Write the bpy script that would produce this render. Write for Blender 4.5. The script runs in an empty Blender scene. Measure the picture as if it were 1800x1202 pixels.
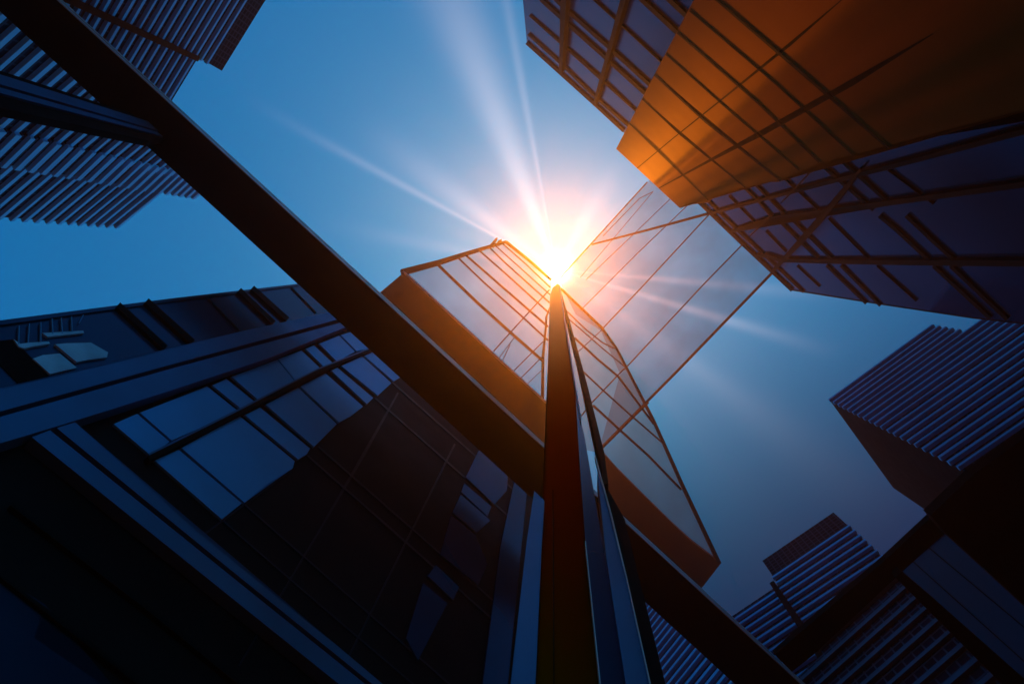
import bpy, bmesh, math, random
from mathutils import Vector, Matrix

random.seed(7)
SC = bpy.context.scene
COL = SC.collection

# ------------------------------------------------------------------ camera
F = 1100.0                       # focal length in photo pixels (1800 wide)
CX, CY = 900.0, 601.0
ZEN = (980.0, 455.0)             # where the vertical edges of the towers meet
SUNPX = (978.0, 474.0)

zc = Vector(((ZEN[0]-CX)/F, (CY-ZEN[1])/F, -1.0)).normalized()
e1 = (Vector((1, 0, 0)) - zc * zc.x).normalized()
e2 = zc.cross(e1)
RW = Matrix((e1, e2, zc))        # world x = right, y = down the picture, z = up

def ray(px, py):
    return (RW @ Vector(((px-CX)/F, (CY-py)/F, -1.0))).normalized()

cam = bpy.data.cameras.new('camera')
cam.sensor_width = 36.0
cam.sensor_fit = 'HORIZONTAL'
cam.lens = 36.0 * F / 1800.0
cam.clip_start = 0.05
cam.clip_end = 6000.0
cam_o = bpy.data.objects.new('camera', cam)
COL.objects.link(cam_o)
cam_o.matrix_world = RW.to_4x4()
SC.camera = cam_o

# ------------------------------------------------------------------ surfaces the city is laid out on
class Plane:
    def __init__(self, n, d, k=1.0):
        self.n = Vector(n).normalized()     # points away from the viewer
        self.d = d
        self.k = k                           # size of offsets and thicknesses on this wall
    def at(self, p):
        r = ray(*p)
        return r * (self.d / self.n.dot(r))
    def off(self, t):                        # t > 0: nearer to the viewer
        return Plane(self.n, self.d - t*self.k, self.k)

def level(z):
    return Plane((0, 0, 1), z)

def plane3(a, b, c):
    n = (b-a).cross(c-a).normalized()
    d = n.dot(a)
    return Plane(n, d) if d > 0 else Plane(-n, -d)

def wall_through(a, b):
    u = (b-a); u.z = 0; u.normalize()
    n = Vector((u.y, -u.x, 0))
    d = n.dot(a)
    return Plane(n, d) if d > 0 else Plane(-n, -d)

# street direction, read off the long roof beam
_a, _b = level(85).at((305, 190)), level(85).at((945, 778))
DA = (_b-_a); DA.z = 0; DA.normalize()
NA = Vector((-DA.y, DA.x, 0))                # towards the lower left of the picture
if NA.x > 0: NA = -NA
DB = -NA
def west(d, k=1.0): return Plane(NA, d, k)             # wall on the lower-left side of the court
def east(d): return Plane(-NA, d)            # wall on the upper-right side

# ------------------------------------------------------------------ materials
def nodes(name):
    m = bpy.data.materials.new(name); m.use_nodes = True
    nt = m.node_tree
    return m, nt, nt.nodes['Principled BSDF']

def mat(name, col, rough=0.5, metal=0.0, spec=0.3, var=0.35, scale=0.6, bump=0.0, rvar=0.12):
    m, nt, b = nodes(name)
    tc = nt.nodes.new('ShaderNodeTexCoord')
    nz = nt.nodes.new('ShaderNodeTexNoise')
    nz.inputs['Scale'].default_value = scale
    nz.inputs['Detail'].default_value = 5
    nt.links.new(tc.outputs['Object'], nz.inputs['Vector'])
    rp = nt.nodes.new('ShaderNodeValToRGB')
    rp.color_ramp.elements[0].position = 0.3
    rp.color_ramp.elements[1].position = 0.72
    rp.color_ramp.elements[0].color = tuple(c*(1-var) for c in col) + (1,)
    rp.color_ramp.elements[1].color = tuple(min(1, c*(1+var)) for c in col) + (1,)
    nt.links.new(nz.outputs['Fac'], rp.inputs['Fac'])
    nt.links.new(rp.outputs['Color'], b.inputs['Base Color'])
    mr = nt.nodes.new('ShaderNodeMapRange')
    mr.inputs['To Min'].default_value = max(0.0, rough-rvar)
    mr.inputs['To Max'].default_value = min(1.0, rough+rvar)
    nz2 = nt.nodes.new('ShaderNodeTexNoise')
    nz2.inputs['Scale'].default_value = scale*3.1
    nt.links.new(tc.outputs['Object'], nz2.inputs['Vector'])
    nt.links.new(nz2.outputs['Fac'], mr.inputs['Value'])
    nt.links.new(mr.outputs['Result'], b.inputs['Roughness'])
    b.inputs['Metallic'].default_value = metal
    b.inputs['Specular IOR Level'].default_value = spec
    if bump:
        bp = nt.nodes.new('ShaderNodeBump')
        bp.inputs['Strength'].default_value = bump
        bp.inputs['Distance'].default_value = 0.6
        nz3 = nt.nodes.new('ShaderNodeTexNoise')
        nz3.inputs['Scale'].default_value = scale*0.5
        nz3.inputs['Detail'].default_value = 1
        nt.links.new(tc.outputs['Object'], nz3.inputs['Vector'])
        nt.links.new(nz3.outputs['Fac'], bp.inputs['Height'])
        nt.links.new(bp.outputs['Normal'], b.inputs['Normal'])
    return m

def clear_glass(name, tint, refl=0.12):
    m = bpy.data.materials.new(name); m.use_nodes = True
    nt = m.node_tree; nt.nodes.clear()
    out = nt.nodes.new('ShaderNodeOutputMaterial')
    tr = nt.nodes.new('ShaderNodeBsdfTransparent')
    gl = nt.nodes.new('ShaderNodeBsdfGlossy')
    gl.inputs['Roughness'].default_value = 0.04
    gl.inputs['Color'].default_value = (0.9, 0.85, 0.85, 1)
    mx = nt.nodes.new('ShaderNodeMixShader')
    tc = nt.nodes.new('ShaderNodeTexCoord')
    nz = nt.nodes.new('ShaderNodeTexNoise')
    nz.inputs['Scale'].default_value = 0.14
    nz.inputs['Detail'].default_value = 3
    nt.links.new(tc.outputs['Object'], nz.inputs['Vector'])
    rp = nt.nodes.new('ShaderNodeValToRGB')
    rp.color_ramp.elements[0].position = 0.35
    rp.color_ramp.elements[1].position = 0.7
    rp.color_ramp.elements[0].color = tuple(c*0.9 for c in tint) + (1,)
    rp.color_ramp.elements[1].color = tuple(min(1, c*1.03) for c in tint) + (1,)
    nt.links.new(nz.outputs['Fac'], rp.inputs['Fac'])
    nt.links.new(rp.outputs['Color'], tr.inputs['Color'])
    lw = nt.nodes.new('ShaderNodeFresnel'); lw.inputs['IOR'].default_value = 1.35
    ml = nt.nodes.new('ShaderNodeMath'); ml.operation = 'MULTIPLY_ADD'
    ml.inputs[1].default_value = 0.8; ml.inputs[2].default_value = refl*0.3
    nt.links.new(lw.outputs['Fac'], ml.inputs[0])
    nt.links.new(ml.outputs['Value'], mx.inputs['Fac'])
    nt.links.new(tr.outputs['BSDF'], mx.inputs[1])
    nt.links.new(gl.outputs['BSDF'], mx.inputs[2])
    nt.links.new(mx.outputs['Shader'], out.inputs['Surface'])
    return m

def window_grid(name, dark, light, sx, sz, rough=0.15):
    """dark strip glazing with fine mullions, in the tower's own coordinates"""
    m, nt, b = nodes(name)
    tc = nt.nodes.new('ShaderNodeTexCoord')
    mp = nt.nodes.new('ShaderNodeMapping')
    mp.inputs['Rotation'].default_value = (math.radians(90), 0, 0)
    nt.links.new(tc.outputs['UV'], mp.inputs['Vector'])
    mp.inputs['Rotation'].default_value = (0, 0, 0)
    bk = nt.nodes.new('ShaderNodeTexBrick')
    bk.offset = 0.0
    bk.inputs['Scale'].default_value = 1.0
    bk.inputs['Brick Width'].default_value = sx
    bk.inputs['Row Height'].default_value = sz
    bk.inputs['Mortar Size'].default_value = 0.05
    bk.inputs['Color1'].default_value = tuple(dark) + (1,)
    bk.inputs['Color2'].default_value = tuple(c*1.8 for c in dark) + (1,)
    bk.inputs['Mortar'].default_value = tuple(light) + (1,)
    nt.links.new(mp.outputs['Vector'], bk.inputs['Vector'])
    nt.links.new(bk.outputs['Color'], b.inputs['Base Color'])
    b.inputs['Roughness'].default_value = rough
    b.inputs['Specular IOR Level'].default_value = 0.0
    return m

M = {}
M['black']    = mat('black_steel', (0.006, 0.006, 0.007), 0.65, 0.0, 0.02)
M['charcoal'] = mat('charcoal_panel', (0.007, 0.007, 0.008), 0.6, 0.0, 0.05, scale=0.25)
M['navy']     = mat('navy_glass', (0.012, 0.04, 0.085), 0.22, 0.35, 0.35, scale=0.1, bump=0.05, rvar=0.05)
M['window']   = mat('window_glass', (0.08, 0.36, 0.72), 0.34, 0.3, 0.5, var=0.2, scale=0.12, bump=0.06, rvar=0.03)
M['facade']   = mat('facade_glass', (0.10, 0.11, 0.17), 0.16, 0.8, 0.5, var=0.2, scale=0.1, bump=0.05, rvar=0.03)
M['fin']      = mat('blue_grey_metal', (0.07, 0.16, 0.30), 0.42, 0.5, 0.4, var=0.15, scale=0.4)
M['trim']     = mat('pale_metal', (0.62, 0.6, 0.6), 0.35, 0.3, 0.5, var=0.1)
M['frame']    = mat('dark_bronze', (0.012, 0.008, 0.006), 0.7, 0.0, 0.03)
M['bay']      = mat('sunglow_panel', (0.10, 0.038, 0.003), 0.55, 0.75, 0.2, var=0.12, scale=0.2, rvar=0.03)  # orange base puts the sun's glow on the dark bay into its colour
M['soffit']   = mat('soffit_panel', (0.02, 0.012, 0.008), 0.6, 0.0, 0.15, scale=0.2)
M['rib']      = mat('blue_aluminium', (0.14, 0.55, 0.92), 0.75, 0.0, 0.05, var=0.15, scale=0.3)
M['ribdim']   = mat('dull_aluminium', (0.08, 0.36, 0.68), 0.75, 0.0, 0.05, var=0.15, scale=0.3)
M['ribshade'] = mat('shaded_aluminium', (0.03, 0.06, 0.11), 0.5, 0.5, 0.3, var=0.3, scale=0.3)  # darker copy of the rib metal, shade put into its colour
M['baypane'] = mat('bronze_glass', (0.06, 0.05, 0.055), 0.8, 0.0, 0.1, scale=0.2)
M['sunglow'] = mat('sunglow_metal', (0.28, 0.062, 0.002), 0.3, 1.0, 0.5, var=0.05, scale=0.15, rvar=0.01)  # orange metal paints the sun's glow onto the dark column core
M['darksky'] = mat('dark_sky_navy', (0.006, 0.02, 0.05), 0.35, 0.2, 0.15, scale=0.1)
M['panelline'] = mat('panel_edge', (0.006, 0.012, 0.025), 0.5, 0.2, 0.15)
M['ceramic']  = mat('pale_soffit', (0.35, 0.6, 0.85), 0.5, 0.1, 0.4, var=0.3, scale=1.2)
M['strip']    = window_grid('strip_glazing', (0.004, 0.009, 0.02), (0.03, 0.06, 0.1), 0.65, 0.5)
M['louvre']   = window_grid('plant_louvre', (0.004, 0.007, 0.012), (0.02, 0.035, 0.06), 0.45, 0.4, 0.5)
M['tglass']   = clear_glass('pale_pink_glass', (0.95, 0.85, 0.85))
M['rglass']   = clear_glass('rose_glass', (0.95, 0.82, 0.78))
M['cglass']   = clear_glass('canopy_glass', (0.90, 0.82, 0.82), 0.02)
M['ground']   = mat('asphalt', (0.03, 0.03, 0.032), 0.85, 0, 0.2, scale=0.5)

for q, tint in (('sunglow', (0.34, 0.12, 0.015)), ('bay', (0.70, 0.40, 0.16)), ('navy', (0.12, 0.28, 0.55)), ('facade', (0.42, 0.42, 0.58)), ('window', (0.25, 0.5, 0.85)), ('fin', (0.25, 0.5, 0.85))):      # coloured edge reflection; orange on core and bay stands for sun glow
    M[q].node_tree.nodes['Principled BSDF'].inputs['Specular Tint'].default_value = tint + (1,)

# ------------------------------------------------------------------ mesh helpers
ORIGIN = {}
def thing(name, label, cat, base, group=None):
    o = bpy.data.objects.new(name, None)
    COL.objects.link(o)
    o.location = base
    o.empty_display_size = 2
    o['label'] = label; o['category'] = cat
    if group: o['group'] = group
    ORIGIN[o.name] = Vector(base)
    return o

def link(name, bm, m, parent=None, base=None, smooth=False):
    me = bpy.data.meshes.new(name)
    bmesh.ops.recalc_face_normals(bm, faces=bm.faces)
    o0 = Vector((0, 0, 0))
    p = parent
    while p is not None:
        o0 += p.location; p = p.parent
    loc = Vector((0, 0, 0))
    if len(bm.verts):
        c = Vector((0, 0, 0))
        for v in bm.verts: c += v.co
        loc = c/len(bm.verts)
    for v in bm.verts: v.co -= loc
    bm.to_mesh(me); bm.free()
    me.materials.append(m)
    if smooth:
        for f in me.polygons: f.use_smooth = True
    o = bpy.data.objects.new(name, me)
    COL.objects.link(o)
    o.location = loc - o0
    if parent is not None: o.parent = parent
    return o

def tag(o, label, cat, group=None):
    o['label'] = label; o['category'] = cat
    if group: o['group'] = group
    return o

def prism(bm, pts, vec):
    n = len(pts)
    a = [bm.verts.new(p) for p in pts]
    b = [bm.verts.new(p+vec) for p in pts]
    f1 = bm.faces.new(a)
    f2 = bm.faces.new(list(reversed(b)))
    for i in range(n):
        j = (i+1) % n
        bm.faces.new((a[j], a[i], b[i], b[j]))
    if n > 4:
        bmesh.ops.triangulate(bm, faces=[f1, f2])

def slab(name, px, surf, depth, m, parent, off=0.0, vec=None):
    s = surf.off(off) if off else surf
    bm = bmesh.new()
    prism(bm, [s.at(p) for p in px], (vec if vec is not None else s.n)*depth*s.k)
    return link(name, bm, m, parent)

def strip(name, line, w, surf, depth, m, parent, off=0.0):
    """a bar following pixel line; w = one width, or one per point (photo pixels)"""
    s = surf.off(off) if off else surf
    ws = w if isinstance(w, (list, tuple)) else [w]*len(line)
    L, R = [], []
    for i, p in enumerate(line):
        a = line[max(0, i-1)]; b = line[min(len(line)-1, i+1)]
        dx, dy = b[0]-a[0], b[1]-a[1]
        q = math.hypot(dx, dy)
        nx, ny = -dy/q, dx/q
        h = ws[i]/2
        L.append(s.at((p[0]+nx*h, p[1]+ny*h))); R.append(s.at((p[0]-nx*h, p[1]-ny*h)))
    bm = bmesh.new()
    for i in range(len(line)-1):
        pass
    prism(bm, L + list(reversed(R)), s.n*depth*s.k)
    return link(name, bm, m, parent)

def bar(name, a, b, half_w, half_h, up, m, parent):
    d = (b-a).normalized()
    s = d.cross(up).normalized()*half_w
    t = up.normalized()*half_h
    bm = bmesh.new()
    prism(bm, [a-s-t, a+s-t, a+s+t, a-s+t], b-a)
    return link(name, bm, m, parent)

GZ = -1.6
# ------------------------------------------------------------------ ground
bm = bmesh.new()
N = 24
S = 900.0
vs = [[bm.verts.new((-S+2*S*i/N, -S+2*S*j/N, GZ)) for j in range(N+1)] for i in range(N+1)]
for i in range(N):
    for j in range(N):
        bm.faces.new((vs[i][j], vs[i+1][j], vs[i+1][j+1], vs[i][j+1]))
g = link('ground', bm, M['ground']); g['kind'] = 'structure'

# ------------------------------------------------------------------ long roof beam on its post
ZB = 25.0
LB = level(ZB)
def up_edge(t):       # inner (sky) edge, straight along the street
    return LB.at((305, 190)) + DA*t
Pin = LB.at((305, 190)); Pout = LB.at((417, 402))
wid = (Pout-Pin).dot(NA)
frame = thing('roof_frame', 'long straight black roof beam cutting diagonally across the sky on a slanting post', 'roof frame', (Pin.x, Pin.y, GZ))
a0, a1 = Pin - DA*15, Pin + DA*46
bm = bmesh.new()
prism(bm, [a0, a1, a1+NA*wid, a0+NA*wid], Vector((0, 0, 0.65)))
beam = link('beam', bm, M['black'], frame)
for k, (z0, z1, pr) in enumerate(((0.02, 0.25, 0.04), (0.36, 0.55, 0.04))):
    bm = bmesh.new()
    q0 = a0 - NA*pr + Vector((0, 0, z0)); q1 = a1 - NA*pr + Vector((0, 0, z0))
    prism(bm, [q0, q1, q1+NA*(pr-0.003), q0+NA*(pr-0.003)], Vector((0, 0, z1-z0)))
    link('edge_trim', bm, M['trim'], beam)
# post: a tall column whose head meets the beam
PS = west(NA.dot(LB.at((285, 236))), 0.43)
post = slab('post', [(262, 248), (300, 243), (250, 206), (173, 184), (0, 126), (-260, 40), (-260, 118), (0, 190)], PS, 0.6, M['black'], frame, off=-0.2)
slab('post_cladding', [(285, 232), (262, 214), (-240, 55), (-240, 78)], PS, 0.18, M['fin'], post)
slab('post_cladding', [(287, 240), (276, 232), (-240, 86), (-240, 100)], PS, 0.18, M['fin'], post)
# mirrored post, built as a cross beam leaving towards the right
slab('mirrored_post', [(1668, 880), (1555, 985), (1410, 1108), (1362, 1150), (1392, 1180), (1430, 1150), (1585, 1005), (1690, 910)], level(24.65), 0.3, M['black'], frame)

# ------------------------------------------------------------------ office building, lower left
W = west(9.2, 0.4)
off_b = thing('office_building', 'dark office block with blue window grid and twin metal bands, below the long beam', 'office building', (W.at((300, 900)).x, W.at((300, 900)).y, GZ))
wall = [(-420, 622), (0, 567), (300, 526), (430, 510), (526, 499), (580, 497), (975, 850), (958, 1000), (930, 1500), (-420, 1900)]
off_wall = slab('wall', wall, W, 8.0, M['charcoal'], off_b, off=-0.16)
# glazed strip beside the building's free edge
slab('window', [(-60, 578), (0, 570), (300, 529), (430, 513), (526, 501), (592, 549), (430, 582), (295, 615), (150, 650), (-60, 700)], W, 0.35, M['navy'], off_b, off=-0.03)
for ln, w in ((((208, 535), (292, 611)), 10), (((258, 528), (340, 601)), 10), (((421, 509), (482, 567)), 8), (((444, 505), (506, 561)), 8)):
    strip('fin', ln, w, W, 0.5, M['black'], off_b, off=0.25)
for ln in (((365, 524), (420, 580)), ((512, 505), (556, 550)), ((20, 640), (70, 690))):
    strip('joint', ln, 2.5, W, 0.2, M['black'], off_b, off=0.06)
strip('edge_trim', [(-420, 620), (0, 567), (300, 527), (526, 500)], [14, 8, 5, 3], W, 0.6, M['navy'], off_b, off=0.1)
# balcony like glazed reflection: pale coffered soffits with railings
for px in ([(96, 632), (135, 622), (190, 600), (187, 612), (190, 628), (136, 642), (101, 616)],):
    pass
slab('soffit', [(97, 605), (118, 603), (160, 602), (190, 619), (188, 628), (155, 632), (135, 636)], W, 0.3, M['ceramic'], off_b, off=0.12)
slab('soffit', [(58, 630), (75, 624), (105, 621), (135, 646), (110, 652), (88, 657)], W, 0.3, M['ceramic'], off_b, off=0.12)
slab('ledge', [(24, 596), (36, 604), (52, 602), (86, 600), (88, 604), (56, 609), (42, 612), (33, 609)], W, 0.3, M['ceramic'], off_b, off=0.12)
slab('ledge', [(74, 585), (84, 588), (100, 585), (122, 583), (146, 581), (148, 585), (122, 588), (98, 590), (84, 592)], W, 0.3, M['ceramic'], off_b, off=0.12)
for x0, y0, x1, y1 in ((147, 553, 139, 568), (92, 560, 93, 586), (108, 558, 110, 585), (126, 556, 127, 583), (34, 572, 33, 604), (52, 568, 50, 602), (72, 566, 72, 600)):
    strip('baluster', ((x0, y0), (x1, y1)), 1.6, W, 0.12, M['ribdim'], off_b, off=0.14)
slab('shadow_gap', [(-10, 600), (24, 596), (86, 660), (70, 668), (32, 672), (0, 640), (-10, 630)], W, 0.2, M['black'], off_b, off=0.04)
# twin vertical bands (pilaster)
slab('pilaster', [(-320, 757), (0, 683), (190, 641), (295, 614), (430, 581), (592, 546), (640, 536), (640, 549), (300, 640), (0, 723), (-320, 812)], W, 0.8, M['fin'], off_b, off=0.6)
slab('pilaster', [(-320, 822), (0, 733), (300, 648), (640, 556), (640, 562), (470, 630), (300, 686), (200, 718), (100, 749), (0, 779), (-320, 880)], W, 0.8, M['fin'], off_b, off=0.6)
# transom bands running down the street
slab('transom', [(56, 768), (88, 756), (385, 995), (700, 1248), (760, 1302), (700, 1285), (360, 1012)], W, 0.7, M['fin'], off_b, off=0.55)
slab('transom', [(100, 752), (132, 742), (348, 937), (600, 1140), (760, 1275), (740, 1270), (392, 990)], W, 0.7, M['fin'], off_b, off=0.55)
# window grid: one pane each, outer outline cut to the reflected sky
panes = [
    [(200, 745), (241, 727), (298, 776), (265, 800)],
    [(246, 725), (364, 679), (418, 722), (302, 774)],
    [(373, 677), (398, 666), (449, 707), (425, 719)],
    [(407, 662), (487, 632), (522, 675), (457, 705)],
    [(489, 631), (530, 616), (568, 652), (524, 674)],
    [(537, 613), (552, 607), (586, 639), (573, 648)],
    [(561, 604), (596, 590), (624, 618), (592, 635)],
    [(599, 589), (618, 583), (652, 612), (627, 617)],
    [(272, 809), (314, 790), (425, 884), (390, 912)],
    [(319, 787), (421, 731), (518, 810), (515, 822), (470, 850), (430, 883)],
    [(430, 729), (457, 716), (545, 788), (540, 797), (524, 807)],
    [(467, 711), (524, 681), (592, 745), (552, 785)],
    [(528, 679), (572, 656), (638, 714), (618, 730), (596, 742)],
    [(582, 651), (593, 646), (656, 699), (645, 710)],
    [(600, 643), (636, 626), (688, 673), (664, 695)],
    [(640, 625), (656, 618), (706, 661), (692, 670)],
]
for px in panes:
    slab('window_pane', px, W, 0.25, M['window'], off_b, off=0.0)
strip('mullion', [(262, 805), (420, 726), (560, 652), (660, 612)], [9, 8, 6, 5], W, 0.5, M['frame'], off_b, off=0.25)
strip('mullion', [(262, 799), (420, 720), (560, 648), (655, 610)], [5, 4, 3, 2], W, 0.3, M['fin'], off_b, off=0.2)
for px in ([(843, 788), (893, 830), (891, 862), (869, 886), (819, 838)], [(816, 849), (864, 890), (857, 907), (811, 864)],
           [(810, 869), (862, 914), (838, 936), (795, 900)], [(793, 905), (836, 940), (857, 990), (841, 1027), (774, 974)],
           [(766, 992), (807, 1031), (797, 1054), (752, 1012)], [(744, 1024), (786, 1060), (735, 1160), (714, 1121)]):
    slab('window_pane', px, W, 0.25, M['navy'], off_b, off=0.0)  # panes follow the outline of a gridded reflection in the wall
for ln in (((392, 914), (430, 948), (560, 1060), (760, 1230)), ((430, 886), (560, 1000), (800, 1210)), ((540, 800), (700, 940), (880, 1100)), ((560, 785), (720, 925), (890, 1075)), ((690, 672), (900, 858)), ((660, 700), (900, 912))):
    strip('joint', ln, 3, W, 0.2, M['panelline'], off_wall, off=-0.1)
for ln in (((512, 826), (390, 915), (330, 960)), ((700, 690), (640, 800), (545, 960), (420, 1170)), ((800, 780), (740, 900), (650, 1080), (570, 1240))):
    strip('joint', ln, 3, W, 0.2, M['panelline'], off_wall, off=-0.1)
slab('panel', [(904, 846), (926, 868), (912, 1000), (890, 1230), (845, 1230), (880, 960)], W, 0.25, M['navy'], off_b, off=0.05)
for ln, w in ((((20, 885), (250, 1060), (460, 1230)), 7), (((0, 1010), (160, 1130), (280, 1230)), 5)):
    strip('joint', ln, w, W, 0.3, M['black'], off_b, off=0.1)
slab('window', [(-20, 1000), (80, 1062), (60, 1120), (220, 1230), (-20, 1230)], W, 0.25, M['navy'], off_b, off=-0.1)

# ------------------------------------------------------------------ corner column
CP = Plane((0, 1, 0), 3.8)
colm = thing('corner_column', 'tapering-looking dark column with blue metal fins rising in the middle to the sun', 'column', (0, 4.2, GZ))
core_o = slab('core', [(971, 506), (980, 498), (985, 502), (1000, 600), (1012, 680), (1030, 800), (1055, 1000), (1082, 1330), (930, 1330), (951, 960), (963, 780), (964, 600), (967, 520)], CP, 0.5, M['sunglow'], colm, off=-0.15)
slab('fin', [(939, 862), (957, 880), (952, 955), (941, 1200), (932, 1360), (878, 1360), (898, 1200), (926, 950)], CP, 0.35, M['fin'], colm)
slab('fin', [(1012, 700), (1028, 770), (1064, 981), (1098, 1200), (1125, 1360), (1072, 1360), (1055, 1200), (1029, 950), (1018, 800)], CP, 0.3, M['navy'], colm, off=-0.05)
slab('fin', [(1050, 830), (1062, 862), (1101, 1012), (1143, 1200), (1178, 1360), (1127, 1360), (1100, 1200), (1066, 981)], CP, 0.3, M['fin'], colm)
slab('side_wall', [(1058, 840), (1098, 912), (1131, 1046), (1182, 1250), (1205, 1360), (1120, 1360), (1060, 960)], CP, 0.3, M['black'], colm, off=-0.5)
strip('edge_trim', [(984, 506), (990, 545), (1005, 640), (1021, 735)], [1.5, 2, 2, 2], CP, 0.1, M['fin'], colm, off=0.03)
strip('edge_trim', [(1029, 950), (1055, 1200), (1072, 1360)], [1.6, 2, 2], CP, 0.1, M['trim'], colm, off=0.03)
strip('edge_trim', [(1046, 800), (1075, 905), (1101, 1012), (1143, 1200), (1178, 1360)], [1.6, 1.6, 1.6, 2, 2], CP, 0.1, M['trim'], colm, off=0.03)
strip('joint', [(972, 860), (973, 1000), (974, 1330)], [1.2, 1.5, 2], CP, 0.06, M['frame'], core_o, off=-0.1)
strip('glazing_rib', [(983, 505), (1005, 588), (1028, 675), (1058, 797), (1066, 850)], [3, 6, 8, 9, 7], CP, 0.25, M['frame'], colm, off=-0.2)

# ------------------------------------------------------------------ glass towers either side of the column
HT = 88.0
TP = plane3(level(HT).at((712, 482)), level(HT).at((965, 712)), level(99.5).at((930, 457)))
tower_t = thing('glass_tower', 'pink glass tower with dark bronze underside, left of the sun behind the long beam', 'glass tower', (TP.at((800, 560)).x, TP.at((800, 560)).y, GZ), 'glass towers beside the column')
tf = slab('glass_facade', [(708, 480), (770, 462), (820, 446), (862, 433), (890, 425), (930, 456), (970, 491), (968, 520), (966, 713)], TP, 0.12, M['tglass'], tower_t)
SO = level(HT-0.05)
slab('soffit', [(711, 478), (967, 713), (962, 800), (940, 835), (632, 556), (668, 514)], SO, 0.9, M['soffit'], tower_t)  # outer part, unseen behind the beam, added to shade the haze
strip('edge_trim', [(708, 477), (840, 598), (967, 714)], 3, SO, 0.25, M['trim'], tower_t, off=0.2)
strip('roof_edge', [(706, 478), (770, 461), (820, 445), (862, 432), (890, 424)], [10, 8, 6, 4, 3], TP, 0.5, M['frame'], tower_t, off=0.15)
strip('roof_edge', [(890, 424), (930, 456), (970, 491)], [3, 2.4, 2], TP, 0.4, M['frame'], tower_t, off=0.15)
for ln, w in ((((768, 463), (840, 532), (900, 586), (955, 634)), 4), (((805, 452), (850, 495), (915, 553), (964, 598)), 2),
              (((818, 447), (880, 501), (940, 533+20), (964, 574)), 2.6), (((843, 440), (900, 490), (966, 550)), 1.8),
              (((860, 434), (890, 463), (967, 532)), 1.6), (((884, 428), (925, 464), (968, 505)), 1.2), (((872, 432), (968, 518)), 1)):
    strip('glazing_bar', ln, w, TP, 0.2, M['frame'], tf, off=0.1)
for ln, w in ((((868, 617), (900, 581), (966, 509)), 2.2), (((878, 628), (905, 592)), 1.2), (((883, 635), (897, 605)), 1.2), (((904, 651), (955, 600)), 1.8), (((916, 664), (955, 625)), 1.6), (((928, 674), (955, 648)), 1)):
    strip('glazing_bar', ln, w, TP, 0.15, M['frame'], tf, off=0.08)  # bars added for lines that the glass only reflects
strip('mullion', [(967, 540), (961, 556), (960, 575), (955, 625), (954, 700)], [2, 3, 3, 4, 5], TP, 0.2, M['frame'], tf, off=0.12)

tower_r = thing('glass_tower', 'reflected rose tinted glass tower with curved outer edge, right of the dark column', 'glass tower', (TP.at((1120, 760)).x, TP.at((1120, 760)).y, GZ), 'glass towers beside the column')  # mirror image of the left tower, built as a solid
Redge = [(1060, 577), (1085, 612), (1110, 660), (1150, 738), (1200, 850), (1266, 990)]
rf = slab('glass_facade', [(984, 503)] + Redge + [(1215, 951), (1180, 919), (1130, 870), (1085, 826), (1060, 797), (1030, 790), (1008, 690), (984, 560)], TP, 0.12, M['rglass'], tower_r)  # mirror image of a facade, built solid
zr = TP.at((1085, 826)).z
SR = plane3(TP.at((1060, 797)), TP.at((1266, 990)), TP.at((1266, 990)) + NA*6)
slab('soffit', [(1046, 780), (1085, 824), (1130, 869), (1180, 918), (1215, 950), (1267, 990), (1236, 1030), (1205, 1060), (1098, 960), (1060, 920)], SR, 0.9, M['soffit'], tower_r, off=0.1, vec=Vector((0, 0, 1)))  # hidden outer part widened to keep sunlight out of the haze
strip('roof_edge', [(986, 506), (1060, 577)], [2, 3], TP, 0.3, M['frame'], tower_r, off=0.12)  # edge of the mirrored tower
strip('roof_edge', Redge, [2, 2, 2, 3, 4, 5], TP, 0.4, M['frame'], tower_r, off=0.12)  # curved edge of the mirrored tower
for ln, w in ((((990, 540), (1032, 580), (1060, 602), (1080, 612)), 1.2), (((1010, 593), (1050, 630), (1087, 661), (1150, 745)), 2.6),
              (((1025, 652), (1060, 685), (1110, 730), (1168, 780)), 1.8), (((1043, 712), (1090, 755), (1140, 800), (1198, 860)), 3),
              (((1000, 560), (1060, 612), (1100, 645)), 1)):
    strip('glazing_bar', ln, w, TP, 0.2, M['frame'], rf, off=0.1)  # bars of the mirrored tower
for ln, w in ((((1060, 578), (1012, 622)), 1.4), (((1097, 648), (1040, 708), (1022, 731)), 2), (((1140, 707), (1118, 728), (1058, 788)), 3.6)):
    strip('glazing_bar', ln, w, TP, 0.2, M['frame'], rf, off=0.1)  # crossing bars stand for reflected lines on the right facade

# window cleaning crane on the left tower's roof
CR = TP.off(0.3)
crane = thing('roof_crane', 'small orange-lit roof crane on the upper edge of the pink glass tower', 'crane', TP.at((868, 431)))
slab('jib', [(858, 434), (864, 427), (872, 418), (875, 418), (873, 424), (866, 431), (861, 435)], CR, 0.5, M['frame'], crane)
slab('mast', [(866, 432), (870, 427), (873, 428), (870, 433)], CR, 0.5, M['frame'], crane, off=0.02)
slab('counterweight', [(873, 429), (876, 423), (882, 420), (882, 424), (878, 428), (880, 430)], CR, 0.5, M['frame'], crane, off=0.04)

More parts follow.
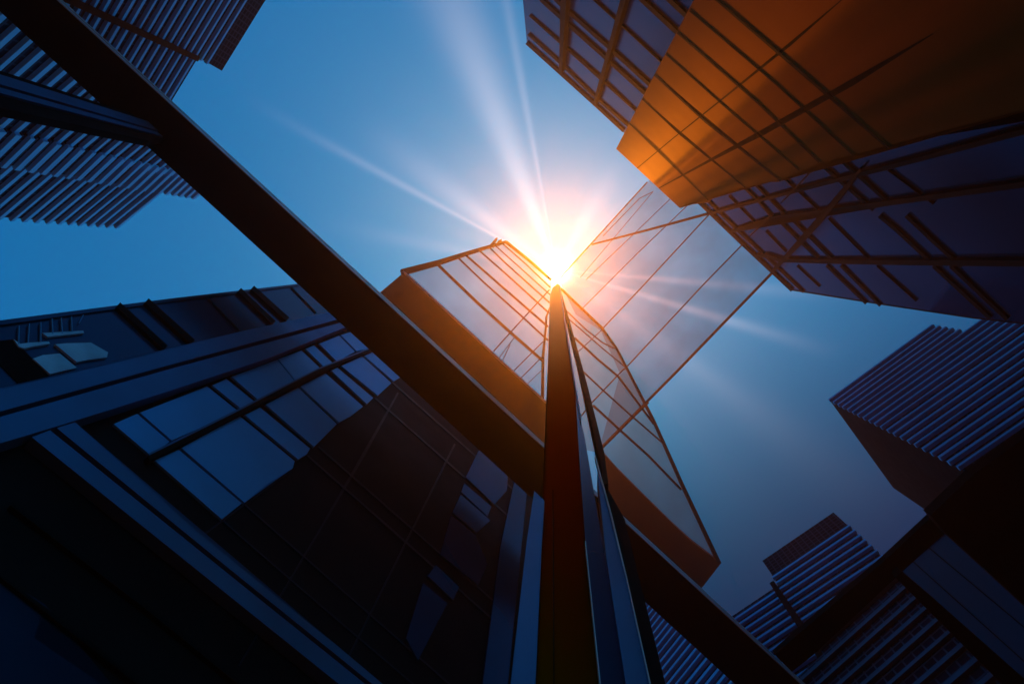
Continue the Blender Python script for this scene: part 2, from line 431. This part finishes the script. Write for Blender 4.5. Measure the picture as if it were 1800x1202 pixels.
# ------------------------------------------------------------------ mirrored facade built as a glass canopy, right of the sun
HC = 101.0
G = level(HC)
can = thing('mirror_facade', 'pale mirrored facade glass with thin diagonal bars between the sun and the dark tower', 'mirrored facade', (G.at((1150, 480)).x, G.at((1150, 480)).y, HC))
rows = [((985, 488), (1138, 320)), ((1010, 505), (1200, 300)), ((1020, 545), (1246, 322)), ((1060, 577), (1300, 340)), ((1097, 650), (1345, 382)), ((1057, 787), (1400, 435))]
bars = [((985, 488), (1138, 320)), ((1020, 488), (1148, 337)), ((1030, 492), (1178, 350)), ((1020, 546), (1120, 446), (1216, 354)), ((1060, 577), (1130, 503), (1255, 368)), ((1097, 650), (1237, 500), (1310, 425)), ((1057, 787), (1190, 653), (1365, 472))]
lines = [[(982, 492), (1150, 308)], [(1012, 553), (1225, 345)], [(1056, 581), (1270, 353)], [(1090, 657), (1320, 414)], [(1053, 790), (1375, 462)]]
for i in range(4):
    a, b = lines[i], lines[i+1]
    slab('glass_pane', [a[0], a[1], b[1], b[0]], G, 0.04, M['cglass'], can)
for i, (ln, w) in enumerate(zip(bars, (2.2, 1.0, 1.2, 1.4, 2.0, 2.0, 4.2))):
    strip('glazing_bar', ln, w, G, 0.2, M['frame'], can, off=0.1)
strip('cross_bar', [(1040, 430), (1140, 404), (1262, 371)], [3, 4, 5], G, 0.3, M['frame'], can, off=0.3)
strip('glazing_bar', [(1148, 337), (1124, 349), (1060, 415)], 1.4, G, 0.15, M['frame'], can, off=0.14)

# ------------------------------------------------------------------ dark tower, upper right
HU = 62.0
dU = -NA.dot(level(HU).at((1010, 152)))
E = east(dU)
off_t = thing('office_tower', 'massive dark tower with orange-lit projecting bay and gridded glass, upper right corner', 'office tower', (E.at((1500, 200)).x, E.at((1500, 200)).y, GZ))
slab('wall', [(918, -20), (926, 76), (1095, 232), (1250, 372), (1392, 511), (1543, 535), (1710, 560), (1800, 570), (2100, 610), (2100, -400), (916, -400)], E, 6.0, M['charcoal'], off_t, off=-0.45)
slab('glass_facade', [(905, -200), (919, 0), (926, 74), (1095, 230), (1120, 250), (1250, -30), (1300, -200)], E, 0.3, M['navy'], off_t)
slab('glass_facade', [(1225, 350), (1250, 374), (1392, 508), (1543, 532), (1700, 556), (2000, 590), (2000, 180), (1560, 255), (1420, 290), (1300, 320)], E, 0.3, M['facade'], off_t)
for ln, w in ((((993, -120), (990, 0), (985, 130)), [12, 10, 5]), (((1135, -160), (1095, 0), (1044, 186)), [12, 9, 5])):
    strip('mullion', ln, w, E, 0.6, M['frame'], off_t, off=0.5)
for ln, w in ((((925, 76), (1045, 184), (1096, 231)), 5), (((928, 61), (985, 112), (1040, 166), (1104, 222)), 4),
              (((950, 0), (983, 30), (1060, 99), (1133, 165)), 6), (((972, -4), (995, 18), (1065, 80), (1146, 154)), 6),
              (((930, 28), (980, 71), (1048, 130), (1118, 197)), 2), (((1042, 0), (1075, 30), (1165, 113)), 2),
              (((1080, -44), (1127, 0), (1200, 68)), 8), (((1120, -50), (1175, 0), (1215, 38)), 8)):
    strip('transom', ln, w, E, 0.2, M['frame'], off_t, off=0.12)
for ln, w in ((((1225, 353), (1300, 425), (1392, 511)), 8), (((1242, 352), (1290, 400), (1345, 451), (1412, 514)), 5),
              (((1307, 330), (1333, 355), (1358, 384)), 5), (((1327, 325), (1385, 384)), 5),
              (((1372, 392), (1436, 454)), 6), (((1393, 388), (1463, 457)), 6),
              (((1452, 467), (1522, 534)), 6), (((1477, 467), (1547, 538)), 6),
              (((1436, 284), (1475, 318), (1535, 370)), 8), (((1470, 276), (1520, 320), (1560, 356)), 8),
              (((1545, 380), (1575, 405), (1640, 465)), 9), (((1592, 380), (1640, 425), (1690, 470)), 9),
              (((1640, 468), (1740, 560)), 9), (((1670, 468), (1770, 562)), 9),
              (((1280, 345), (1330, 396)), 1.8), (((1378, 315), (1440, 372)), 2), (((1345, 407), (1381, 444)), 1.8),
              (((1455, 385), (1526, 456)), 2), (((1400, 468), (1440, 505)), 1.8), (((1540, 468), (1610, 530)), 2), (((1560, 300), (1640, 360)), 2)):
    strip('transom', ln, w*0.65, E, 0.2, M['frame'], off_t, off=0.12)
for ln, w in ((((1248, 376), (1335, 353), (1460, 320), (1560, 295), (1800, 232)), [5, 5, 7, 8, 10]),
              (((1285, 407), (1335, 398), (1352, 384), (1375, 381), (1440, 373), (1560, 358), (1850, 318)), [5, 5, 4, 5, 6, 8, 11]),
              (((1328, 450), (1348, 450), (1370, 458), (1445, 460), (1600, 462), (1880, 464)), [4, 5, 6, 7, 9, 12])):
    strip('mullion', ln, w, E, 0.3, M['frame'], off_t, off=0.2)
for ln, w in ((((1512, 298), (1485, 335), (1437, 395), (1405, 430), (1357, 478)), [4, 5, 6, 6, 5]), (((1425, 302), (1388, 342), (1372, 358)), 2.2), (((1352, 384), (1318, 415)), 2)):
    strip('mirrored_line', ln, w, E, 0.2, M['frame'], off_t, off=0.28)  # dark strips stand in for lines reflected in the glass
# projecting bay
dB = -NA.dot(level(56.0).at((1140, 313)))
EB = east(dB)
bay = [(1083, 262), (1195, 366), (1208, 359), (1222, 359), (1246, 356), (1256, 345), (1270, 338), (1296, 336), (1330, 324), (1355, 320), (1368, 320), (1378, 313), (1440, 288), (1500, 276), (1560, 262), (1700, 222), (2000, 140), (2000, -400), (1420, -400), (1226, -12), (1150, 132)]
bay_o = slab('bay', bay, EB, dU-dB-0.02, M['bay'], off_t)
for ln, w in ((((1105, 216), (1155, 262), (1245, 352)), 2.5), (((1150, 132), (1240, 215), (1372, 318)), 3), (((1190, 58), (1330, 180), (1440, 286)), 3), (((1235, -20), (1400, 120), (1560, 260)), 3.5),
              (((1128, 174), (1196, 238), (1310, 330)), 1.6), (((1170, 96), (1285, 198), (1405, 300)), 1.8), (((1212, 20), (1365, 150), (1500, 274)), 2),
              (((1120, 296), (1180, 246), (1262, 180), (1390, 80), (1480, 0)), 1.6), (((1158, 331), (1250, 283), (1345, 236), (1500, 150), (1640, 60)), 1.6)):
    strip('bay_joint', ln, w, EB, 0.004, M['frame'], bay_o, off=0.004)

# ------------------------------------------------------------------ ribbed towers
def uvmap(o, U):
    me = o.data
    uv = me.uv_layers.new(name='UVMap')
    w = o.matrix_basis
    for lp in me.loops:
        v = me.vertices[lp.vertex_index].co + o.location
        uv.data[lp.index].uv = (v.dot(U), v.z)

def rib_tower(label, k0, k1, ztop, depth_pt, step, nrib, profile=None, plain=0.0, right=None, matrib='rib', ground_side=None, ratio=0.42, proud=0.25, zdeep=None, gstrip=None):
    """facade between vertical edges at pixels k0 and k1 (both at height ztop); depth runs behind"""
    a, b = level(ztop).at(k0), level(ztop).at(k1)
    u = (b-a); u.z = 0; Lh = u.length; u.normalize()
    pl = wall_through(a, b)
    n = pl.n
    t = thing('ribbed_tower', label, 'skyscraper', (a.x, a.y, GZ), 'ribbed towers seen past the glass court')
    dep = n*depth_pt
    zb = GZ
    # profile: list of (z, start, end) steps from the top down; start/end measured along the facade
    prof = profile or [(ztop, 0.0, Lh)]
    for i, (z, s, e) in enumerate(prof):
        z2 = prof[i+1][0] if i+1 < len(prof) else zb
        bm = bmesh.new()
        p = [a+u*s, a+u*e, a+u*e+dep, a+u*s+dep]
        for q in p: q.z = z2
        prism(bm, p, Vector((0, 0, z-z2)))
        o = link('core', bm, M['strip'] if not (plain and i == 0) else M['louvre'], t)
        uvmap(o, u)
    z = ztop - plain
    for k in range(nrib):
        for (zz, s, e) in reversed(prof):
            if z <= zz + 0.01: break
        h = step*ratio*(1 if k % 5 or k == 0 else 0.8)
        bm = bmesh.new()
        p = [a+u*(s-0.08)-n*proud, a+u*(e+0.08)-n*proud, a+u*(e+0.08)-n*0.002, a+u*(s-0.08)-n*0.002]
        for q in p: q.z = z-h-0.02*(k % 3)
        prism(bm, p, Vector((0, 0, h)))
        link('spandrel', bm, M[matrib], t)
        z -= step
    return t, a, u, n, Lh

def along(a, u, px, z):
    return (level(z).at(px)-a).dot(u)

def stepped(a, u, pl, L, ends, s0=0.0):
    """floors below each listed picture point run on to that point"""
    out = [(a.z, s0, L)]
    for p in ends:
        q = pl.at(p)
        out.append((q.z, s0, max(out[-1][2]+0.05, (q-a).dot(u))))
    return out

# upper left, behind the beam
ZT = 50.0
a = level(ZT).at((390, 125)); b = level(ZT).at((492, -40)); u = (b-a).normalized(); L1 = (b-a).length
pl = wall_through(a, b)
s2 = (pl.at((306, 186))-a).dot(u)
t1, *_ = rib_tower('ribbed blue skyscraper with a dark grid crown, upper left above the long beam', (390, 125), (492, -40), ZT, 12, 0.76, 38,
                   profile=[(ZT, 0, 30), (pl.at((345, 107)).z, s2, 30)], plain=2.3, ratio=0.27)
strip('recess', [(350, 105), (300, 82), (120, 0), (40, -40)], [9, 10, 13, 15], pl, 0.15, M['black'], t1, off=0.36)

# left, below the beam
a = level(ZT).at((205, 397)); b = level(ZT).at((275, 340)); pl = wall_through(a, b); u = (b-a).normalized()
rib_tower('ribbed blue tower with saw-tooth lower edge at the left picture edge, crossed by the post', (205, 397), (275, 340), ZT, 12, 1.0, 54,
          profile=stepped(a, u, pl, (level(ZT).at((345, 282))-a).dot(u), [(300, 235), (250, 190), (195, 140), (130, 85), (60, 25), (0, -20)]), ratio=0.3)
rib_tower('narrow ribbed tower end peeping out just below the long beam, behind the saw-tooth tower', (340, 346), (385, 305), 54, 8, 0.95, 52, profile=[(54, 0, 2.4)], ratio=0.4)

# right: tower mirrored in the glass facade, built solid
ZR = 50.0
a = level(ZR).at((1460, 705)); b = level(ZR).at((1640, 575))
u = (b-a).normalized(); Lr = (b-a).length
pl = wall_through(a, b)
zs = pl.at((1693, 584)).z
t3, *_ = rib_tower('reflected ribbed dark blue tower with dark side wall, at the right edge under the dark tower', (1460, 705), (1640, 575), ZR, 0.5, 0.8, 40,
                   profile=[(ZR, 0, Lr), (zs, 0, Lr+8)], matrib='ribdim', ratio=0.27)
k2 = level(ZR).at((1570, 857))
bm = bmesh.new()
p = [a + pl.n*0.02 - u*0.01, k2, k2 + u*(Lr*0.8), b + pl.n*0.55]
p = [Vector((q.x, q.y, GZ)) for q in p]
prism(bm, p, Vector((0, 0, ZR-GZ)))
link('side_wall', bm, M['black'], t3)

# lower right: mirror image of the crowned tower, built solid
a = level(ZR).at((1340, 985)); b = level(ZR).at((1465, 900)); u = (b-a).normalized(); L4 = (b-a).length
pl = wall_through(a, b)
zl = pl.at((1362, 1032)).z
t4, *_ = rib_tower('reflected ribbed tower with dark grid crown and vertical recess, lower right beyond the mirrored post', (1340, 985), (1465, 900), ZR, 3, 0.82, 18,
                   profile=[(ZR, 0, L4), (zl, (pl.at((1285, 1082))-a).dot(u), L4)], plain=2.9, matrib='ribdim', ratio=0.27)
strip('recess', [(1356, 1022), (1368, 1040), (1415, 1110), (1470, 1195)], [8, 10, 12, 14], pl, 0.15, M['black'], t4, off=0.32)

# bottom middle: solid stand-in for a reflected tower
a = level(ZR).at((1131, 1046)); b = level(ZR).at((1190, 970)); pl = wall_through(a, b); u = (b-a).normalized()
rib_tower('thin reflected ribbed tower sliver between the corner column and the long beam', (1131, 1046), (1190, 970), ZR, 2.5, 0.82, 24,
          profile=stepped(a, u, pl, (level(ZR).at((1152, 1018))-a).dot(u), [(1190, 1040), (1230, 1080), (1275, 1125), (1320, 1165), (1370, 1210)]), matrib='ribdim', ratio=0.3)
# bottom right: reflected tower built as a real one
a = level(36).at((1440, 1138)); b = level(36).at((1588, 1005)); u = (b-a).normalized(); pl = wall_through(a, b)
rib_tower('dim reflected ribbed tower in shade at the bottom edge, lower right under the mirrored post', (1440, 1138), (1588, 1005), 36, 2.0, 1.05, 12,
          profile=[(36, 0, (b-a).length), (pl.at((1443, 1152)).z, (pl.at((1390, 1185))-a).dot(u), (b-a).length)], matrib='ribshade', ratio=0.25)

# added navy panel behind the slab, standing in for dark sky
a = level(33).at((1572, 1003)); b = level(33).at((1672, 920)); pl = wall_through(a, b)
blk = thing('dark_sky_block', 'added navy dark-sky panel in the lower right corner, framed by the black roof slab', 'dark sky panel', (a.x, a.y, GZ))
slab('dark_sky_panel', [(1572, 1003), (1672, 920), (1960, 1120), (1960, 1355)], pl, 1.6, M['darksky'], blk)
strip('roof_edge', [(1572, 1003), (1672, 920)], 5, pl, 0.4, M['black'], blk, off=0.1)  # edge of the added dark-sky panel
for ln in (((1600, 982), (1960, 1305)), ((1628, 958), (1960, 1235))):
    strip('joint', ln, 2, pl, 0.1, M['black'], blk, off=0.03)
# black slab at right edge
slabo = thing('roof_slab', 'plain black roof slab at the right edge below the reflected ribbed tower', 'roof slab', level(24.0).at((1740, 900)))
slab('slab', [(1636, 905), (1712, 833), (1850, 735), (1900, 735), (1900, 1155), (1800, 1062), (1662, 936)], level(24.0), 0.5, M['black'], slabo)
slab('fascia', [(1585, 1003), (1640, 1050), (1900, 1280), (1840, 1280), (1575, 1015)], level(24.0), 0.4, M['black'], slabo, off=0.1)

# ------------------------------------------------------------------ haze
bm = bmesh.new()
HB = 420.0
prism(bm, [Vector((-HB, -HB, GZ-1)), Vector((HB, -HB, GZ-1)), Vector((HB, HB, GZ-1)), Vector((-HB, HB, GZ-1))], Vector((0, 0, 104-GZ+1)))
hm = bpy.data.materials.new('haze'); hm.use_nodes = True
nt = hm.node_tree; nt.nodes.clear()
out = nt.nodes.new('ShaderNodeOutputMaterial')
pv = nt.nodes.new('ShaderNodeVolumePrincipled')
pv.inputs['Color'].default_value = (1.0, 0.9, 0.8, 1)
pv.inputs['Density'].default_value = 0.0004
pv.inputs['Anisotropy'].default_value = 0.9
nt.links.new(pv.outputs['Volume'], out.inputs['Volume'])
hz = link('haze', bm, hm); hz['kind'] = 'stuff'

# ------------------------------------------------------------------ light
sd = ray(*SUNPX)
sun = bpy.data.lights.new('sun', 'SUN')
sun.energy = 5.0
sun.angle = math.radians(0.5)
sun.color = (1.0, 0.28, 0.01)
so = bpy.data.objects.new('sun', sun)
COL.objects.link(so)
so.rotation_euler = sd.to_track_quat('Z', 'Y').to_euler()
so.location = sd*90

w = bpy.data.worlds.new('World'); SC.world = w; w.use_nodes = True
nt = w.node_tree; nt.nodes.clear()
def nd(t, **k):
    n = nt.nodes.new(t)
    for a_, v_ in k.items(): setattr(n, a_, v_)
    return n
def lk(a_, b_): nt.links.new(a_, b_)
out = nd('ShaderNodeOutputWorld'); bg = nd('ShaderNodeBackground')
bg.inputs['Strength'].default_value = 0.1
sky = nd('ShaderNodeTexSky', sky_type='NISHITA')
sky.sun_disc = False
sky.sun_elevation = math.asin(sd.z)
sky.sun_rotation = math.atan2(sd.x, sd.y)
sky.dust_density = 0.3
tc = nd('ShaderNodeTexCoord')
def dot(v):
    d = nd('ShaderNodeVectorMath', operation='DOT_PRODUCT')
    lk(tc.outputs['Generated'], d.inputs[0]); d.inputs[1].default_value = v
    return d.outputs['Value']
def mth(op, a_, b_=None, c_=None):
    m_ = nd('ShaderNodeMath', operation=op)
    for i_, x in enumerate((a_, b_, c_)):
        if x is None: continue
        if isinstance(x, (int, float)): m_.inputs[i_].default_value = x
        else: lk(x, m_.inputs[i_])
    return m_.outputs['Value']
def mixc(op, fac, a_, b_):
    m_ = nd('ShaderNodeMix', data_type='RGBA', blend_type=op)
    if isinstance(fac, (int, float)): m_.inputs[0].default_value = fac
    else: lk(fac, m_.inputs[0])
    for i_, x in ((6, a_), (7, b_)):
        if isinstance(x, tuple): m_.inputs[i_].default_value = x
        else: lk(x, m_.inputs[i_])
    return m_.outputs[2]
# deep blue filtering of the clear sky, darkened towards one side
base = mixc('MULTIPLY', 1.0, sky.outputs['Color'], (0.0, 0.68, 1.05, 1))
front = nd('ShaderNodeMapRange', interpolation_type='SMOOTHSTEP')
lk(dot((0.5, 0.85, 0)), front.inputs['Value'])
front.inputs['From Min'].default_value = 0.05; front.inputs['From Max'].default_value = 0.58
front.inputs['To Min'].default_value = 1.0; front.inputs['To Max'].default_value = 0.0
low = nd('ShaderNodeMapRange', interpolation_type='SMOOTHSTEP')      # unseen low sky brightened, added to light the rib fronts
lk(dot((0, 0, 1)), low.inputs['Value'])
low.inputs['From Min'].default_value = 0.66; low.inputs['From Max'].default_value = 0.35
low.inputs['To Min'].default_value = 0.0; low.inputs['To Max'].default_value = 1.6
fr = mixc('MIX', front.outputs['Result'], (0.0, 0.05, 0.15, 1), (1, 1, 1, 1))
base = mixc('MULTIPLY', 1.0, base, mixc('LIGHTEN', 1.0, fr, low.outputs['Result']))
# aureole round the sun
ang = mth('ARCCOSINE', mth('MINIMUM', dot(tuple(sd)), 0.999999))
def glow(width, power, amp, col):
    e = mth('EXPONENT', mth('MULTIPLY', mth('POWER', mth('DIVIDE', ang, width), power), -1.0))
    v = mth('MULTIPLY', e, amp)
    return mixc('MULTIPLY', 1.0, v, col)
def add(a_, b_): return mixc('ADD', 1.0, a_, b_)
g1 = glow(math.radians(9.0), 1.6, 2.0, (0.4, 0.95, 0.6, 1))
g2 = glow(math.radians(0.9), 2.0, 150.0, (1.0, 0.85, 0.45, 1))
g3 = glow(math.radians(24), 2.0, 1.6, (0.05, 0.8, 1.0, 1))
c = add(add(add(base, g1), g2), g3)
# sun rays painted into the sky as streaks running away from the sun
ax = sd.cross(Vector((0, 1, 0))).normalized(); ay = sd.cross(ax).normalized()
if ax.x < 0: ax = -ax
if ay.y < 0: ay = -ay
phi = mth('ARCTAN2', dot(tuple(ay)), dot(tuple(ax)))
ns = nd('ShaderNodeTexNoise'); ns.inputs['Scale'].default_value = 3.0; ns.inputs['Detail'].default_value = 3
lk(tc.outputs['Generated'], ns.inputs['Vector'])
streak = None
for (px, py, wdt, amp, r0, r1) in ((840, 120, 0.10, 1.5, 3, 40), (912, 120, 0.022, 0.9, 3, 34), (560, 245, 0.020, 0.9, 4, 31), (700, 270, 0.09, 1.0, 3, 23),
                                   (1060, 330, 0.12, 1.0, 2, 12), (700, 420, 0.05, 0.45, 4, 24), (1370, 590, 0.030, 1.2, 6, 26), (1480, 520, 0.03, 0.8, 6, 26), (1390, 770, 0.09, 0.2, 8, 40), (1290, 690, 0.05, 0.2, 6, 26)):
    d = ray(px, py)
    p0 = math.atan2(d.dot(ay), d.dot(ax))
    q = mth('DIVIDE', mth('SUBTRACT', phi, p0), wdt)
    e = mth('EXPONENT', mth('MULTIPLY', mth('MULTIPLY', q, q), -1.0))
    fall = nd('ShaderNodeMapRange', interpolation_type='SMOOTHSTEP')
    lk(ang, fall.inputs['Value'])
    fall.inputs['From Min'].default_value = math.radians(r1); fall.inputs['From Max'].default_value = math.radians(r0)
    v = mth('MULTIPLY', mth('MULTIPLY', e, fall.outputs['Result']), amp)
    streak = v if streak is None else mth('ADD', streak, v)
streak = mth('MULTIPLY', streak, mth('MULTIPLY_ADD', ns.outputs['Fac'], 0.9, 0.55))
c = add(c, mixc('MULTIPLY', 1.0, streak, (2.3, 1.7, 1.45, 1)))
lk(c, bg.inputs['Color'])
lk(bg.outputs['Background'], out.inputs['Surface'])

# ------------------------------------------------------------------ render settings
SC.view_settings.view_transform = 'Standard'
SC.view_settings.look = 'None'
SC.view_settings.exposure = 0.0
SC.view_settings.gamma = 1.0
cy = SC.cycles
cy.use_denoising = True
cy.max_bounces = 8
cy.diffuse_bounces = 2
cy.glossy_bounces = 4
cy.transparent_max_bounces = 12
cy.volume_bounces = 1
cy.sample_clamp_indirect = 4.0
